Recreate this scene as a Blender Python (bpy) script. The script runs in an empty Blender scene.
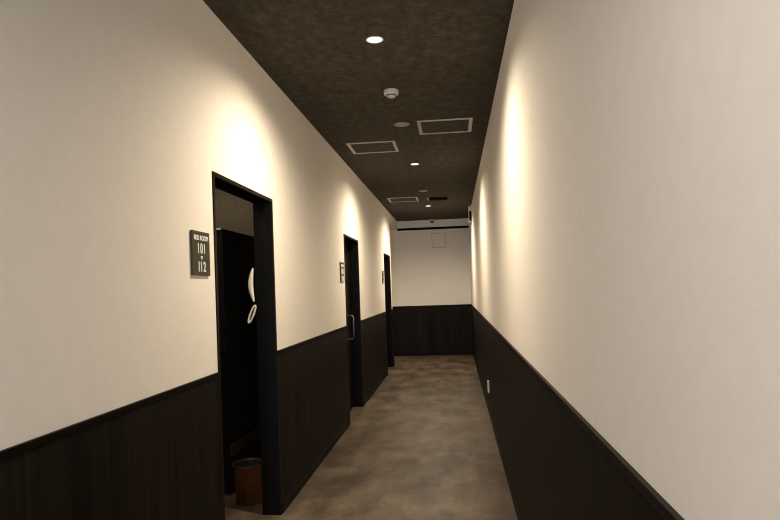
import bpy, bmesh, math, random
from mathutils import Vector, Matrix
random.seed(4)
S = bpy.context.scene
C = S.collection

# ------------------------------------------------------------------ dimensions (metres)
XL, XR = -1.15, 0.344          # faces of the two long walls
XB = -1.262                    # back face of the left wall
H = 2.828                      # ceiling height
HW = 1.046                     # top of the dark wainscot
YE = 13.175                    # end wall
YB = -4.2                      # rear end of what is built
YLE = 11.60                    # the left wall stops here, a passage turns left
DH = 2.02                      # outer top of the door casings
DOORS = [(2.948, 3.955), (6.597, 7.59), (10.41, 11.39)]
CAM_Z = 1.42

# ------------------------------------------------------------------ materials
def mat(name, col, rough=0.5, metal=0.0, spec=0.5, emit=None, estr=0.0):
    m = bpy.data.materials.new(name); m.use_nodes = True
    b = m.node_tree.nodes['Principled BSDF']
    b.inputs['Base Color'].default_value = (*col, 1)
    b.inputs['Roughness'].default_value = rough
    b.inputs['Metallic'].default_value = metal
    b.inputs['Specular IOR Level'].default_value = spec
    if emit:
        b.inputs['Emission Color'].default_value = (*emit, 1)
        b.inputs['Emission Strength'].default_value = estr
    return m

def nd(m, kind, **kw):
    n = m.node_tree.nodes.new(kind)
    for k, v in kw.items():
        setattr(n, k, v)
    return n

def lk(m, a, b): m.node_tree.links.new(a, b)

def coords(m, scale):
    t = nd(m, 'ShaderNodeTexCoord'); mp = nd(m, 'ShaderNodeMapping')
    mp.inputs['Scale'].default_value = scale
    lk(m, t.outputs['Object'], mp.inputs['Vector'])
    return mp.outputs['Vector']

def noise(m, scale, vec, detail=4.0, rough=0.55):
    n = nd(m, 'ShaderNodeTexNoise')
    n.inputs['Scale'].default_value = scale
    n.inputs['Detail'].default_value = detail
    n.inputs['Roughness'].default_value = rough
    lk(m, vec, n.inputs['Vector'])
    return n.outputs['Fac']

def ramp(m, fac, stops):
    r = nd(m, 'ShaderNodeValToRGB')
    e = r.color_ramp.elements
    while len(e) < len(stops): e.new(0.5)
    for i, (p, c) in enumerate(stops):
        e[i].position = p; e[i].color = (*c, 1)
    lk(m, fac, r.inputs['Fac'])
    return r.outputs['Color']

def mathn(m, op, a, b):
    n = nd(m, 'ShaderNodeMath', operation=op)
    for i, v in enumerate((a, b)):
        if isinstance(v, (int, float)): n.inputs[i].default_value = v
        else: lk(m, v, n.inputs[i])
    return n.outputs[0]

def bump(m, hgt, strength, dist):
    b = nd(m, 'ShaderNodeBump')
    b.inputs['Strength'].default_value = strength
    b.inputs['Distance'].default_value = dist
    lk(m, hgt, b.inputs['Height'])
    lk(m, b.outputs['Normal'], m.node_tree.nodes['Principled BSDF'].inputs['Normal'])

def base(m, col): lk(m, col, m.node_tree.nodes['Principled BSDF'].inputs['Base Color'])

# cream vinyl wallpaper with a fine woven emboss
M_PAPER = mat('cream_wallpaper', (0.78, 0.72, 0.64), 0.75, spec=0.25)
_v1 = coords(M_PAPER, (1, 1, 1))
_n1 = noise(M_PAPER, 18, _v1, 5)
base(M_PAPER, ramp(M_PAPER, _n1, [(0.3, (0.805, 0.757, 0.688)), (0.7, (0.835, 0.787, 0.718))]))
_va = coords(M_PAPER, (1, 30, 160)); _vb = coords(M_PAPER, (1, 160, 30))
bump(M_PAPER, mathn(M_PAPER, 'ADD', noise(M_PAPER, 2, _va, 2), noise(M_PAPER, 2, _vb, 2)), 0.16, 0.0015)

# dark fabric-like ceiling paper
M_CEIL = mat('charcoal_ceiling_paper', (0.08, 0.07, 0.05), 0.8, spec=0.2)
_v = coords(M_CEIL, (7, 5, 4)); _v2 = coords(M_CEIL, (22, 50, 10))
_f = mathn(M_CEIL, 'ADD', mathn(M_CEIL, 'MULTIPLY', noise(M_CEIL, 2.2, _v, 6, 0.65), 0.65),
           mathn(M_CEIL, 'MULTIPLY', noise(M_CEIL, 1.5, _v2, 4), 0.35))
base(M_CEIL, ramp(M_CEIL, _f, [(0.34, (0.029, 0.023, 0.0145)), (0.52, (0.054, 0.044, 0.029)), (0.66, (0.092, 0.078, 0.055))]))
bump(M_CEIL, _f, 0.15, 0.004)

# dark stained wood wainscot, vertical grain
def wood(name, c1, c2, rough):
    m = mat(name, c1, rough, spec=0.09)
    v = coords(m, (60, 60, 1.2)); w = coords(m, (9, 9, 0.3))
    f = mathn(m, 'ADD', mathn(m, 'MULTIPLY', noise(m, 1.0, v, 3), 0.6), mathn(m, 'MULTIPLY', noise(m, 1.0, w, 2), 0.4))
    base(m, ramp(m, f, [(0.38, c1), (0.62, c2)]))
    bump(m, f, 0.08, 0.001)
    return m
M_WAIN = wood('dark_wood_panel', (0.0036, 0.0024, 0.0016), (0.0145, 0.0098, 0.0068), 0.55)
M_TRIM = mat('black_brown_trim', (0.004, 0.003, 0.002), 0.4, spec=0.1)
M_CASE = mat('black_brown_casing', (0.007, 0.005, 0.0035), 0.42, spec=0.1)
M_REVEAL = mat('black_reveal_lining', (0.0035, 0.0028, 0.002), 0.5, spec=0.1)
M_LEAF = wood('dark_door_wood', (0.004, 0.0028, 0.002), (0.010, 0.0066, 0.0045), 0.45)
M_BASEB = mat('dark_skirting', (0.0035, 0.0026, 0.0018), 0.5, spec=0.1)

# mottled grey-brown floor, like worn cement, in broad tiles
M_FLOOR = mat('mottled_cement_floor', (0.2, 0.17, 0.13), 0.42, spec=0.16)
_v = coords(M_FLOOR, (1, 1, 1)); _vs = coords(M_FLOOR, (3.2, 1.0, 1))
_big = noise(M_FLOOR, 2.3, _v, 7, 0.62)
_str = noise(M_FLOOR, 1.6, _vs, 6, 0.6)
_fin = noise(M_FLOOR, 34, _v, 6, 0.7)
_f = mathn(M_FLOOR, 'ADD', mathn(M_FLOOR, 'ADD', mathn(M_FLOOR, 'MULTIPLY', _big, 0.38), mathn(M_FLOOR, 'MULTIPLY', _str, 0.34)),
           mathn(M_FLOOR, 'MULTIPLY', _fin, 0.28))
base(M_FLOOR, ramp(M_FLOOR, _f, [(0.39, (0.032, 0.0218, 0.0135)), (0.465, (0.066, 0.047, 0.0305)), (0.53, (0.108, 0.0805, 0.055)), (0.62, (0.180, 0.140, 0.099))]))
lk(M_FLOOR, mathn(M_FLOOR, 'ADD', mathn(M_FLOOR, 'MULTIPLY', _fin, 0.3), 0.28), M_FLOOR.node_tree.nodes['Principled BSDF'].inputs['Roughness'])
bump(M_FLOOR, _f, 0.1, 0.004)

M_HATCH = mat('beige_aluminium_frame', (0.52, 0.46, 0.38), 0.45, metal=0.25)
M_WHITE = mat('off_white_plastic', (0.62, 0.57, 0.50), 0.45)
M_GREYDISC = mat('pale_grey_plastic', (0.40, 0.36, 0.30), 0.5)
M_BLACK = mat('matt_black', (0.005, 0.0045, 0.004), 0.85, spec=0.04)
M_GLOSS = mat('gloss_black_dome', (0.006, 0.006, 0.006), 0.12)
M_CHROME = mat('brushed_steel', (0.62, 0.58, 0.52), 0.28, metal=1.0)
M_HANDLE = mat('dull_steel', (0.30, 0.27, 0.23), 0.32, metal=1.0)
M_REFL = mat('lamp_reflector', (0.75, 0.72, 0.66), 0.3, metal=0.6)
M_LENS = mat('lit_led_lens', (0.9, 0.85, 0.75), 0.4, emit=(1.0, 0.86, 0.66), estr=3.0)
M_SIGN = mat('dark_olive_sign_plate', (0.046, 0.038, 0.022), 0.45, spec=0.15)
M_SIGNTXT = mat('white_sign_lettering', (0.82, 0.80, 0.74), 0.5)
M_STEELTXT = mat('grey_beige_lettering', (0.45, 0.41, 0.34), 0.45)  # darker pale tone for the marks on the farthest sign
M_SHOE = mat('ivory_plastic', (0.72, 0.66, 0.57), 0.3)
M_DARKPANEL = mat('black_partition_laminate', (0.007, 0.006, 0.005), 0.45, spec=0.3)
M_RAILM = mat('dark_grey_rail', (0.04, 0.033, 0.026), 0.4)
M_JOINT = mat('panel_joint', (0.42, 0.37, 0.30), 0.8)

# wood-look waste bin
M_BIN = mat('red_brown_bin_wood', (0.14, 0.045, 0.012), 0.4, spec=0.4)
_v = coords(M_BIN, (28, 28, 1.5)); _f = noise(M_BIN, 1.4, _v, 4)
base(M_BIN, ramp(M_BIN, _f, [(0.35, (0.10, 0.030, 0.008)), (0.65, (0.21, 0.072, 0.020))]))
M_BINRIM = mat('dark_bin_rim', (0.16, 0.13, 0.10), 0.3, metal=0.7)

# far wall of the booth room: small square grid emboss
M_GRID = mat('taupe_grid_wall', (0.16, 0.135, 0.10), 0.7, spec=0.2)
_v = coords(M_GRID, (1, 1, 1))
_br = nd(M_GRID, 'ShaderNodeTexBrick')
_br.offset = 0.0
for k, val in (('Scale', 1.0), ('Mortar Size', 0.004), ('Brick Width', 0.034), ('Row Height', 0.034), ('Mortar Smooth', 0.2)):
    _br.inputs[k].default_value = val
_br.inputs['Color1'].default_value = (0.20, 0.170, 0.125, 1)
_br.inputs['Color2'].default_value = (0.175, 0.148, 0.108, 1)
_br.inputs['Mortar'].default_value = (0.15, 0.127, 0.094, 1)
_sx = nd(M_GRID, 'ShaderNodeSeparateXYZ'); _cx = nd(M_GRID, 'ShaderNodeCombineXYZ')
lk(M_GRID, _v, _sx.inputs[0]); lk(M_GRID, _sx.outputs['X'], _cx.inputs['X']); lk(M_GRID, _sx.outputs['Z'], _cx.inputs['Y'])
lk(M_GRID, _cx.outputs[0], _br.inputs['Vector'])
base(M_GRID, _br.outputs['Color'])
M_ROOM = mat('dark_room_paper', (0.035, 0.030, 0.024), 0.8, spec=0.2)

# ------------------------------------------------------------------ mesh helpers
def box(bm, x0, x1, y0, y1, z0, z1, bev=0.0, mi=0):
    v = [bm.verts.new(p) for p in ((x0,y0,z0),(x1,y0,z0),(x1,y1,z0),(x0,y1,z0),(x0,y0,z1),(x1,y0,z1),(x1,y1,z1),(x0,y1,z1))]
    fs = [bm.faces.new([v[i] for i in q]) for q in ((0,3,2,1),(4,5,6,7),(0,1,5,4),(1,2,6,5),(2,3,7,6),(3,0,4,7))]
    for f in fs: f.material_index = mi
    if bev > 0:
        es = list({e for f in fs for e in f.edges})
        r = bmesh.ops.bevel(bm, geom=es, offset=bev, segments=2, affect='EDGES', profile=0.5)
        for f in r['faces']: f.material_index = mi

def lathe(bm, prof, n=40, cap=True):
    """profile of (radius, z) revolved about local z; a closed wall when the profile returns on itself"""
    rings = []
    for r, z in prof:
        if r < 1e-6: rings.append([bm.verts.new((0, 0, z))])
        else: rings.append([bm.verts.new((r*math.cos(2*math.pi*i/n), r*math.sin(2*math.pi*i/n), z)) for i in range(n)])
    for a, b in zip(rings, rings[1:]):
        if len(a) == 1 and len(b) == 1: continue
        for i in range(n):
            j = (i+1) % n
            if len(a) == 1: bm.faces.new((a[0], b[i], b[j]))
            elif len(b) == 1: bm.faces.new((a[i], a[j], b[0]))
            else: bm.faces.new((a[i], a[j], b[j], b[i]))

def tube(bm, pts, rad, n=12, flat=1.0, up=Vector((0, 0, 1))):
    pts = [Vector(p) for p in pts]; rings = []
    m = len(pts)
    for k, p in enumerate(pts):
        t = (pts[min(k+1, m-1)] - pts[max(k-1, 0)]).normalized()
        a = t.cross(up)
        if a.length < 1e-4: a = t.cross(Vector((1, 0, 0)))
        a.normalize(); b = a.cross(t).normalized()
        r = rad[k] if isinstance(rad, (list, tuple)) else rad
        rings.append([bm.verts.new(p + a*r*math.cos(2*math.pi*i/n) + b*r*flat*math.sin(2*math.pi*i/n)) for i in range(n)])
    for a, b in zip(rings, rings[1:]):
        for i in range(n):
            j = (i+1) % n
            bm.faces.new((a[i], a[j], b[j], b[i]))
    bm.faces.new(list(reversed(rings[0]))); bm.faces.new(rings[-1])

def obj(name, bm, mats, parent=None, loc=(0, 0, 0), smooth=False):
    bmesh.ops.recalc_face_normals(bm, faces=bm.faces[:])
    me = bpy.data.meshes.new(name); bm.to_mesh(me); bm.free()
    for m in (mats if isinstance(mats, (list, tuple)) else [mats]): me.materials.append(m)
    if smooth:
        for p in me.polygons: p.use_smooth = True
        try: me.set_sharp_from_angle(angle=math.radians(35))
        except Exception: pass
    o = bpy.data.objects.new(name, me); C.objects.link(o)
    o.location = loc
    if parent: o.parent = parent
    return o

def empty(name, loc, rot=(0, 0, 0)):
    o = bpy.data.objects.new(name, None); C.objects.link(o)
    o.location = loc; o.rotation_euler = rot; o.empty_display_size = 0.1
    return o

def tag(o, label, cat, group=None):
    o['label'] = label; o['category'] = cat
    if group: o['group'] = group
    return o

def struct(o): o['kind'] = 'structure'; return o

def dup(root):
    r = root.copy(); C.objects.link(r)
    for ch in root.children:
        c = ch.copy(); C.objects.link(c); c.parent = r
        for g in ch.children:
            d = g.copy(); C.objects.link(d); d.parent = c
    return r

def boxobj(name, b, m, parent=None, bev=0.0, loc=(0, 0, 0)):
    bm = bmesh.new(); box(bm, *b, bev=bev)
    return obj(name, bm, m, parent, loc)

# ------------------------------------------------------------------ the setting
XF = -4.2
def stretch(b, m, name): return struct(boxobj(name, b, m))

stretch((XF, XR+0.14, YB, YE+0.14, -0.12, 0.0), M_FLOOR, 'floor')
stretch((XL-0.0, XR+0.14, YB, YE+0.14, H, H+0.12), M_CEIL, 'ceiling')
stretch((XR, XR+0.14, YB, YE+0.14, 0.0, H), M_PAPER, 'wall_right')
stretch((XF, XR, YE, YE+0.14, 0.0, H), M_PAPER, 'wall_end')
stretch((XL, XR, YB-0.12, YB, 0.0, H), M_PAPER, 'wall_rear')

# left wall: one wall with three door openings and, past its end, the beam over the side passage
bm = bmesh.new()
y = YB
OPEN = [(a+0.012, b-0.012) for a, b in DOORS]
for a, b in OPEN:
    box(bm, XB, XL, y, a, 0, H)
    box(bm, XB, XL, a, b, DH-0.012, H)
    y = b
box(bm, XB, XL, y, YLE, 0, H)
box(bm, XB, XL, YLE, YE, 2.651, H)
struct(obj('wall_left', bm, M_PAPER))
# ceiling of the side passage, level with the underside of the beam
stretch((XF, XB, YLE-0.11, YE, 2.651, 2.75), M_PAPER, 'ceiling_passage')
stretch((XF, XB, YLE-0.11, YLE, 0, 2.651), M_PAPER, 'wall_passage')
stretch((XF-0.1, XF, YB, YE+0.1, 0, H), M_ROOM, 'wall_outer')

# dark wainscot panels, their cap strips and the skirting below
segs = [(YB, DOORS[0][0]), (DOORS[0][1], DOORS[1][0]), (DOORS[1][1], DOORS[2][0]), (DOORS[2][1], YLE)]
n = 1
bm = bmesh.new(); bc = bmesh.new(); bb = bmesh.new()
for a, b in segs:
    box(bm, XL, XL+0.006, a, b, 0.0, HW-0.022)
    box(bc, XL, XL+0.012, a, b, HW-0.022, HW, 0.0015)
    box(bb, XL, XL+0.010, a, b, 0.0, 0.065, 0.0015)
struct(obj('trim_1', bm, M_WAIN)); struct(obj('trim_2', bc, M_TRIM)); struct(obj('baseboard_left', bb, M_BASEB))
stretch((XR-0.006, XR, YB, YE, 0.0, HW-0.022), M_WAIN, 'trim_3')
stretch((XR-0.012, XR, YB, YE, HW-0.022, HW), M_TRIM, 'trim_4')
stretch((XR-0.010, XR, YB, YE, 0.0, 0.065), M_BASEB, 'baseboard_right')
stretch((XF, XR-0.006, YE-0.006, YE, 0.0, HW-0.022), M_WAIN, 'trim_5')
stretch((XF, XR-0.012, YE-0.012, YE, HW-0.022, HW), M_TRIM, 'trim_6')
stretch((XF, XR-0.010, YE-0.010, YE, 0.0, 0.065), M_BASEB, 'baseboard_end')
# black strip along the end wall, level with the beam
stretch((XL, XR-0.002, YE-0.02, YE, 2.628, 2.676), M_BLACK, 'trim_7')

# ------------------------------------------------------------------ doors
def pull_handle(bm, ax, y, z0, z1, out):
    """D-shaped pull: both feet at x = ax, bow standing out towards +x"""
    pts = [(ax, y, z0)]
    r = 0.035
    for k in range(7):
        t = math.pi/2*k/6
        pts.append((ax+out-r+r*math.sin(t), y, z0+r-r*math.cos(t)))
    for k in range(7):
        t = math.pi/2*k/6
        pts.append((ax+out-r+r*math.cos(t), y, z1-r+r*math.sin(t)))
    pts.append((ax, y, z1))
    tube(bm, pts, 0.0085, 12, up=Vector((0, 1, 0)))
    for z in (z0, z1):
        tube(bm, [(ax, y, z), (ax+0.006, y, z)], 0.017, 16)

for i, (a, b) in enumerate(DOORS):
    d = struct(empty('door_%d' % (i+1), (XL, (a+b)/2, 0)))
    w = (b-a)/2
    # casing round the opening on the corridor side, and the deep lining of the reveal
    bm = bmesh.new()
    cw = 0.022
    box(bm, -0.004, 0.006, -w, -w+cw, 0, DH, 0.0015)
    box(bm, -0.004, 0.006, w-cw, w, 0, DH, 0.0015)
    box(bm, -0.004, 0.006, -w+cw, w-cw, DH-cw, DH, 0.0015)
    obj('door_casing', bm, M_CASE, d)
    bm = bmesh.new(); q = 0.013
    box(bm, XB-XL-0.006, -0.004, -w+q, -w+cw, 0, DH-q)
    box(bm, XB-XL-0.006, -0.004, w-cw, w-q, 0, DH-q)
    box(bm, XB-XL-0.006, -0.004, -w+cw, w-cw, DH-cw, DH-q)
    obj('door_lining', bm, M_REVEAL, d)
    lw = 2*(w-cw)
    if i > 0:
        # closed leaf, set back in the reveal
        lf = boxobj('door_leaf', (-0.147, -0.112, -w+cw+0.003, w-cw-0.003, 0.008, DH-cw-0.003), M_LEAF, d, 0.002)
        if i == 1:
            bm = bmesh.new(); pull_handle(bm, -0.112, w-cw-0.215, 0.84, 1.12, 0.066)
            obj('door_handle', bm, M_HANDLE, lf, smooth=True)
    else:
        # leaf swung inwards against the near side
        lf = boxobj('door_leaf', (-0.135-lw, -0.152, -w+cw-0.038, -w+cw-0.003, 0.008, DH-cw-0.003), M_LEAF, d, 0.002)

# ------------------------------------------------------------------ the booth room behind the first door
stretch((XF, XB, 6.35, 6.45, 0, 2.75), M_GRID, 'wall_booth_room')
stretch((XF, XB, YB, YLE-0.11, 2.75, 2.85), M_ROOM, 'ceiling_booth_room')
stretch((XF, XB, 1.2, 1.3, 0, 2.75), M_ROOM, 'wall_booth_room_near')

pt = tag(empty('booth_partition', (-1.62, 4.31, 0)), 'black partition panel standing inside the first open doorway, behind the bin', 'partition')
boxobj('panel', (-0.05, 0.0, 0.0, 2.03, 0.0, 1.885), M_DARKPANEL, pt, 0.002)
boxobj('return_panel', (-1.2, -0.05, 0.0, 0.05, 0.0, 1.885), M_DARKPANEL, pt, 0.002)
bmr = bmesh.new(); box(bmr, 0.0, 0.02, 0.02, 2.0, 0.27, 0.35, 0.002)
r = obj('rail', bmr, M_RAILM, pt)
for z0, z1 in ((1.875, 1.889), (1.02, 1.028), (0.0, 0.012)):
    bm = bmesh.new(); box(bm, -0.11, -0.004, -0.012, 0.0, z0, z1, 0.001)
    o = obj('edge_clip', bm, M_WHITE if z0 > 1.5 else M_HANDLE, pt)  # top clip's brightness is put into its white colour; lower ones steel

# shoehorn-like item hanging on the room side of the wall, just behind the far jamb of the first door
t = tag(empty('shoehorn', (XB, 3.925, 1.224)), 'ivory curved shoehorn with a looped end, hanging inside the first doorway', 'shoehorn')
bm = bmesh.new()
pts = []; rad = []
for k in range(15):
    u = k/14
    pts.append((-0.016 - 0.020*math.sin(math.pi*u), 0.004*math.sin(math.pi*u), 0.142 + 0.215*u))
    rad.append(0.0045 + 0.0125*math.sin(math.pi*min(1, u*1.02))**0.8)
tube(bm, pts, rad, 14, flat=0.6, up=Vector((0, 1, 0)))
obj('blade', bm, M_SHOE, t, smooth=True)
bm = bmesh.new()
pts = []
for k in range(25):
    a = 2*math.pi*k/24
    ux, uz = 0.0105*math.sin(a), 0.055*math.cos(a)
    pts.append((-0.032 + ux + uz*0.42, 0.0, 0.062 + uz - ux*0.42))
tube(bm, pts, 0.0062, 10, up=Vector((0, 1, 0)))
obj('loop', bm, M_SHOE, t, smooth=True)
bm = bmesh.new(); tube(bm, [(0.0, 0.034, 0.132), (-0.014, 0.020, 0.132), (-0.016, 0.0, 0.132)], 0.006, 12)
obj('peg', bm, M_BLACK, t, smooth=True)

# waste bin
t = tag(empty('waste_bin', (-1.433, 4.20, 0)), 'red-brown wood-look round waste bin with dark rim in the first doorway', 'waste bin')
bm = bmesh.new()
lathe(bm, [(0.0, 0.0), (0.094, 0.0), (0.098, 0.006), (0.113, 0.256), (0.108, 0.256), (0.093, 0.012), (0.0, 0.012)], 48)
obj('bucket', bm, M_BIN, t, smooth=True)
bm = bmesh.new()
lathe(bm, [(0.107, 0.250), (0.1145, 0.250), (0.1165, 0.256), (0.1155, 0.264), (0.110, 0.265), (0.107, 0.260), (0.107, 0.250)], 48)
obj('rim', bm, M_BINRIM, t, smooth=True)
bm = bmesh.new()
lathe(bm, [(0.0, 0.014), (0.092, 0.014), (0.1065, 0.249), (0.1045, 0.249), (0.090, 0.017), (0.0, 0.017)], 48)
obj('liner', bm, M_RAILM, t, smooth=True)

# ------------------------------------------------------------------ wall signs (20 cm square plates)
def text_mesh(name, s, size, parent, loc, m, squash=1.0, bold=0.0):
    cu = bpy.data.curves.new(name, 'FONT'); cu.body = s; cu.size = size
    cu.align_x = 'CENTER'; cu.align_y = 'CENTER'; cu.extrude = 0.0008; cu.offset = bold
    tmp = bpy.data.objects.new(name, cu); C.objects.link(tmp)
    dg = bpy.context.evaluated_depsgraph_get(); dg.update()
    me = bpy.data.meshes.new_from_object(tmp.evaluated_get(dg))
    bpy.data.objects.remove(tmp)
    for v in me.vertices:   # text x -> wall y (reads correctly from the corridor), text y -> z, depth -> x
        x, y, z = v.co.x*squash, v.co.y, v.co.z
        v.co = (z, x, y)
    me.materials.clear(); me.materials.append(m)
    o = bpy.data.objects.new(name, me); C.objects.link(o); o.parent = parent; o.location = loc
    return o

SIGNS = [(2.768, 'dark square room sign reading 101 to 112 beside the nearest door'),
         (6.41, 'dark square sign on the wall beside the middle door'),
         (10.17, 'dark square sign on the wall beside the farthest door')]
for i, (y, lab) in enumerate(SIGNS):
    s = tag(empty('room_sign', (XL, y, 1.609)), lab, 'sign', 'room signs beside the doors')
    boxobj('plate', (0.002, 0.010, -0.1, 0.1, -0.1, 0.1), M_SIGN, s, 0.0015)
    boxobj('wall_mount', (0.0, 0.002, -0.085, 0.085, -0.085, 0.085), M_BLACK, s)
    if i == 0:
        text_mesh('heading', 'BED ROOM', 0.030, s, (0.0108, 0, 0.069), M_SIGNTXT, 1.05, 0.0007)
        
        for yy, ch in ((-0.034, '1'), (0.0, '0'), (0.034, '1')):
            text_mesh('upper_digit', ch, 0.064, s, (0.0108, yy, 0.020), M_SIGNTXT, 0.88, 0.0012)
        for yy, ch in ((-0.033, '1'), (-0.006, '1'), (0.031, '2')):
            text_mesh('lower_digit', ch, 0.064, s, (0.0108, yy, -0.063), M_SIGNTXT, 0.88, 0.0012)
        bm = bmesh.new()
        v = [bm.verts.new(p) for p in ((0.010, -0.011, -0.012), (0.010, 0.011, -0.012), (0.010, 0.0, -0.030),
                                       (0.0116, -0.011, -0.012), (0.0116, 0.011, -0.012), (0.0116, 0.0, -0.030))]
        for q in ((0, 1, 2), (3, 4, 5), (0, 1, 4, 3), (1, 2, 5, 4), (2, 0, 3, 5)): bm.faces.new([v[k] for k in q])
        obj('arrow', bm, M_SIGNTXT, s)
    else:
        # lettering too small to read from here: pale rows of marks
        bm = bmesh.new()
        for k in range(7): box(bm, 0.010, 0.0112, -0.078+k*0.0235, -0.078+k*0.0235+0.017, 0.050, 0.080)
        for z in (0.0, -0.075):
            for k in range(3): box(bm, 0.010, 0.0112, -0.06+k*0.043, -0.06+k*0.043+0.031, z-0.023, z+0.035)
        obj('lettering', bm, M_SIGNTXT if i == 1 else M_STEELTXT, s)

# ------------------------------------------------------------------ ceiling fittings
LX = -0.399
WARM = (1.0, 0.84, 0.62)
def make_downlight():
    t = empty('downlight', (0, 0, 0))
    bm = bmesh.new()
    lathe(bm, [(0.041, 0.0), (0.050, -0.0005), (0.0505, -0.003), (0.047, -0.005), (0.042, -0.004), (0.041, 0.0)], 40)
    obj('trim_ring', bm, M_WHITE, t, smooth=True)
    bm = bmesh.new()
    lathe(bm, [(0.0, -0.0012), (0.0405, -0.0012), (0.0405, -0.0006), (0.0, -0.0006)], 40)
    obj('lens', bm, M_LENS, t, smooth=True)
    return t
dl = make_downlight()
DL = [(3.52, 'brightly lit round downlight nearest the camera, high in the dark ceiling'),
      (7.15, 'small lit round downlight in the ceiling, middle one of three, before the far hatch'),
      (10.88, 'small lit round downlight in the ceiling farthest away, close to the end wall'),
      (-0.13, 'lit round downlight in the ceiling above the viewpoint')]
POWER = [186, 195, 225, 112]
fittings = [dl] + [dup(dl) for _ in DL[1:]]
for i, (y, lab) in enumerate(DL):
    t = fittings[i]
    t.location = (LX, y, H); tag(t, lab, 'downlight', 'recessed downlights along the ceiling')
    L = bpy.data.lights.new('downlight_beam', 'SPOT')
    L.energy = POWER[i]
    L.color = WARM if y > 0 else (1.0, 0.87, 0.76)
    L.spot_size = math.radians(159); L.spot_blend = 0.84; L.shadow_soft_size = 0.035
    lo = bpy.data.objects.new('downlight_beam', L); C.objects.link(lo)
    lo.location = (0, 0, -0.012); lo.parent = t

# smoke detector
t = tag(empty('smoke_detector', (LX, 4.45, H)), 'white round smoke detector hanging below the ceiling behind the nearest downlight', 'smoke detector')
bm = bmesh.new()
lathe(bm, [(0.0, 0.0), (0.051, 0.0), (0.053, -0.004), (0.053, -0.026), (0.046, -0.034), (0.0, -0.034)], 40)
obj('housing', bm, M_WHITE, t, smooth=True)
bm = bmesh.new()
lathe(bm, [(0.0, -0.034), (0.034, -0.034), (0.034, -0.039), (0.0, -0.039)], 32)
obj('vent_gap', bm, M_BLACK, t, smooth=True)
bm = bmesh.new()
lathe(bm, [(0.0, -0.039), (0.029, -0.039), (0.028, -0.047), (0.020, -0.051), (0.0, -0.052)], 32)
obj('sensor_cap', bm, M_WHITE, t, smooth=True)

# flush round fixtures between the downlights
def make_disc():
    t = empty('emergency_light', (0, 0, 0))
    bm = bmesh.new()
    lathe(bm, [(0.043, 0.0), (0.064, 0.0), (0.065, -0.004), (0.062, -0.008), (0.046, -0.010), (0.043, -0.006), (0.043, 0.0)], 40)
    obj('bezel', bm, M_GREYDISC, t, smooth=True)
    bm = bmesh.new()
    lathe(bm, [(0.0, 0.0), (0.043, 0.0), (0.043, -0.005), (0.030, -0.010), (0.0, -0.012)], 40)
    obj('cover', bm, M_GREYDISC, t, smooth=True)
    return t
d0 = make_disc()
for i, (y, lab) in enumerate([(5.38, 'unlit flat round grey ceiling light between smoke detector and nearest hatch'),
                              (9.155, 'unlit flat round grey ceiling light farther away, beside the far hatch and black vent')]):
    t = d0 if i == 0 else dup(d0)
    t.location = (LX, y, H); tag(t, lab, 'ceiling light', 'unlit round ceiling lights')

# ceiling inspection hatches
def make_hatch():
    t = empty('ceiling_hatch', (0, 0, 0))
    w, fr = 0.235, 0.030
    bm = bmesh.new()
    box(bm, -w, w, -w, -w+fr, -0.006, 0, 0.001); box(bm, -w, w, w-fr, w, -0.006, 0, 0.001)
    box(bm, -w, -w+fr, -w+fr, w-fr, -0.006, 0, 0.001); box(bm, w-fr, w, -w+fr, w-fr, -0.006, 0, 0.001)
    obj('frame', bm, M_HATCH, t)
    boxobj('hatch_panel', (-w+fr+0.003, w-fr-0.003, -w+fr+0.003, w-fr-0.003, -0.003, 0), M_CEIL, t)
    return t
h0 = make_hatch()
for i, (x, y, lab) in enumerate([(-0.033, 5.54, 'square metal-framed ceiling hatch near the right wall, the nearest of three'),
                                 (-0.751, 6.20, 'square metal-framed ceiling hatch close to the left wall, second nearest of three'),
                                 (-0.757, 9.96, 'square metal-framed ceiling hatch far down the corridor, left of the black vent')]):
    t = h0 if i == 0 else dup(h0)
    t.location = (x, y, H); tag(t, lab, 'ceiling hatch', 'framed inspection hatches in the ceiling')

# black air vent
t = tag(empty('air_vent', (-0.205, 10.03, H)), 'black square air vent in the ceiling near the end wall', 'air vent')
bm = bmesh.new(); w, fr = 0.15, 0.018
box(bm, -w, w, -w, -w+fr, -0.008, 0, 0.001); box(bm, -w, w, w-fr, w, -0.008, 0, 0.001)
box(bm, -w, -w+fr, -w+fr, w-fr, -0.008, 0, 0.001); box(bm, w-fr, w, -w+fr, w-fr, -0.008, 0, 0.001)
obj('frame', bm, M_BLACK, t)
bm = bmesh.new()
for k in range(9):
    y0 = -w+fr+0.008+k*0.029
    box(bm, -w+fr, w-fr, y0, y0+0.012, -0.007, -0.001)
obj('slats', bm, M_BLACK, t)
boxobj('backing', (-w+fr, w-fr, -w+fr, w-fr, -0.001, 0), M_BLACK, t)
boxobj('side_clip', (-w-0.022, -w-0.004, -w+0.01, w-0.01, -0.004, 0), M_GREYDISC, t)

# dome camera under the ceiling at the end wall
t = tag(empty('security_camera', (-0.41, YE-0.075, H)), 'small white and black dome camera on the ceiling at the end wall', 'security camera')
bm = bmesh.new()
lathe(bm, [(0.0, 0.0), (0.058, 0.0), (0.060, -0.006), (0.058, -0.030), (0.048, -0.036), (0.0, -0.036)], 36)
obj('base_ring', bm, M_WHITE, t, smooth=True)
bm = bmesh.new()
lathe(bm, [(0.040, -0.036)] + [(0.040*math.cos(a*math.pi/16), -0.036-0.036*math.sin(a*math.pi/16)) for a in range(1, 8)] + [(0.0, -0.072)], 32)
obj('dome', bm, M_GLOSS, t, smooth=True)

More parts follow.
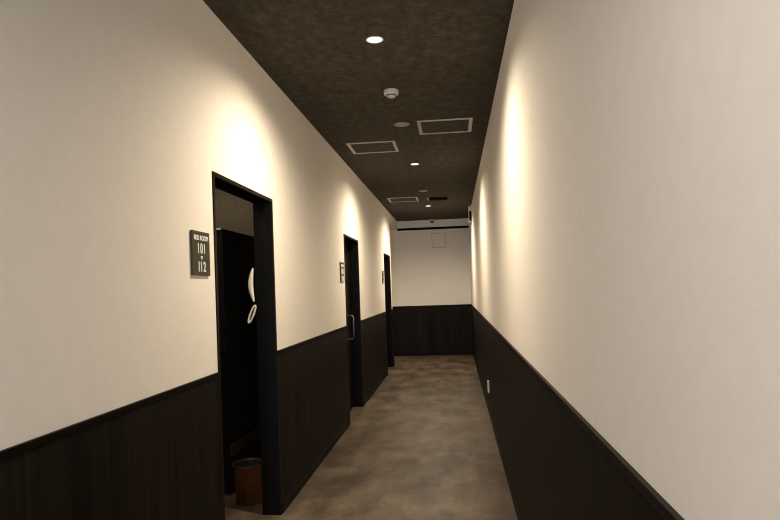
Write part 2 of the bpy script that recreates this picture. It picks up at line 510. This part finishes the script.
# access panel in the end wall
t = tag(empty('access_panel', (-0.291, YE, 2.397)), 'flush square access panel outlined in the cream end wall', 'access panel')
boxobj('door_plate', (-0.133, 0.133, -0.006, 0, -0.145, 0.145), M_PAPER, t)
bm = bmesh.new()
a, b, c = 0.142, 0.154, 0.005
box(bm, -a, a, -c, 0, b-0.009, b); box(bm, -a, a, -c, 0, -b, -b+0.009)
box(bm, -a, -a+0.009, -c, 0, -b+0.009, b-0.009); box(bm, a-0.009, a, -c, 0, -b+0.009, b-0.009)
obj('panel_frame', bm, M_JOINT, t)

# box high on the right wall
t = tag(empty('wall_speaker', (XR, 11.15, 2.665)), 'small white wall box with dark side, high on right wall near the end', 'wall speaker')
boxobj('housing', (-0.052, 0, -0.10, 0.10, -0.125, 0.155), M_WHITE, t, 0.004)
boxobj('side_grille', (-0.042, -0.004, -0.1035, -0.0995, -0.11, 0.06), M_BLACK, t)

# outlet on the right wainscot
t = tag(empty('wall_outlet', (XR-0.006, 6.72, 0.355)), 'small white outlet plate low on the dark right wainscot', 'outlet')
boxobj('mounting_frame', (-0.006, 0, -0.045, 0.045, -0.07, 0.07), M_BLACK, t, 0.001)
boxobj('cover_plate', (-0.024, -0.006, -0.035, 0.035, -0.06, 0.06), M_WHITE, t, 0.002)

# ------------------------------------------------------------------ unseen lights added in the booth room, side passage and at the rear
def lamp(name, kind, loc, energy, col, rot=(0, 0, 0), **kw):
    L = bpy.data.lights.new(name, kind); L.energy = energy; L.color = col
    for k, v in kw.items(): setattr(L, k, v)
    o = bpy.data.objects.new(name, L); C.objects.link(o); o.location = loc; o.rotation_euler = rot
    return o
lamp('booth_wall_fill', 'SPOT', (-2.3, 5.6, 2.70), 13, WARM, (math.radians(35), 0, 0), spot_size=math.radians(120), spot_blend=1.0, shadow_soft_size=0.05)  # unseen spot added to brighten the grid wall above the partition
lamp('booth_entry_fill', 'SPOT', (-1.72, 3.6, 2.70), 48, WARM, spot_size=math.radians(118), spot_blend=1.0, shadow_soft_size=0.05)  # unseen spot added to light the bin, shoehorn and floor by the door
lamp('rear_cool_fill', 'AREA', (-0.4, -4.1, 1.5), 150, (0.68, 0.81, 1.0), (math.radians(90), 0, 0), shape='RECTANGLE', size=1.3, size_y=2.4)  # unseen cool area light added behind the camera; no opening is built
lamp('passage_fill', 'SPOT', (-2.6, 12.4, 2.63), 60, WARM, spot_size=math.radians(150), spot_blend=1.0, shadow_soft_size=0.05)  # unseen spot added in the passage to lift the end wall

# ------------------------------------------------------------------ world, camera, colour
W = bpy.data.worlds.new('world'); S.world = W; W.use_nodes = True
W.node_tree.nodes['Background'].inputs[0].default_value = (0.02, 0.02, 0.02, 1)
W.node_tree.nodes['Background'].inputs[1].default_value = 0.3

yaw, pit, rol, sy = 0.10141, 0.00728, -0.03323, 24.15
fw = Vector((-math.sin(yaw)*math.cos(pit), math.cos(yaw)*math.cos(pit), math.sin(pit)))
rt = Vector((math.cos(yaw), math.sin(yaw), 0)); up = rt.cross(fw)
r2 = rt*math.cos(rol) + up*math.sin(rol); u2 = up*math.cos(rol) - rt*math.sin(rol)
cd = bpy.data.cameras.new('camera'); cam = bpy.data.objects.new('camera', cd); C.objects.link(cam)
cd.sensor_width = 36; cd.lens = 630/780*36; cd.shift_y = sy/780; cd.clip_start = 0.02
cam.matrix_world = Matrix(((r2.x, u2.x, -fw.x, 0), (r2.y, u2.y, -fw.y, 0), (r2.z, u2.z, -fw.z, CAM_Z), (0, 0, 0, 1)))
S.camera = cam
S.view_settings.view_transform = 'Standard'; S.view_settings.look = 'None'
S.view_settings.gamma = 1.0; S.view_settings.use_curve_mapping = False
S.view_settings.exposure = 0.14
S.cycles.use_denoising = True
S.cycles.filter_width = 1.1
S.cycles.max_bounces = 10; S.cycles.diffuse_bounces = 6
S.cycles.sample_clamp_indirect = 6.0
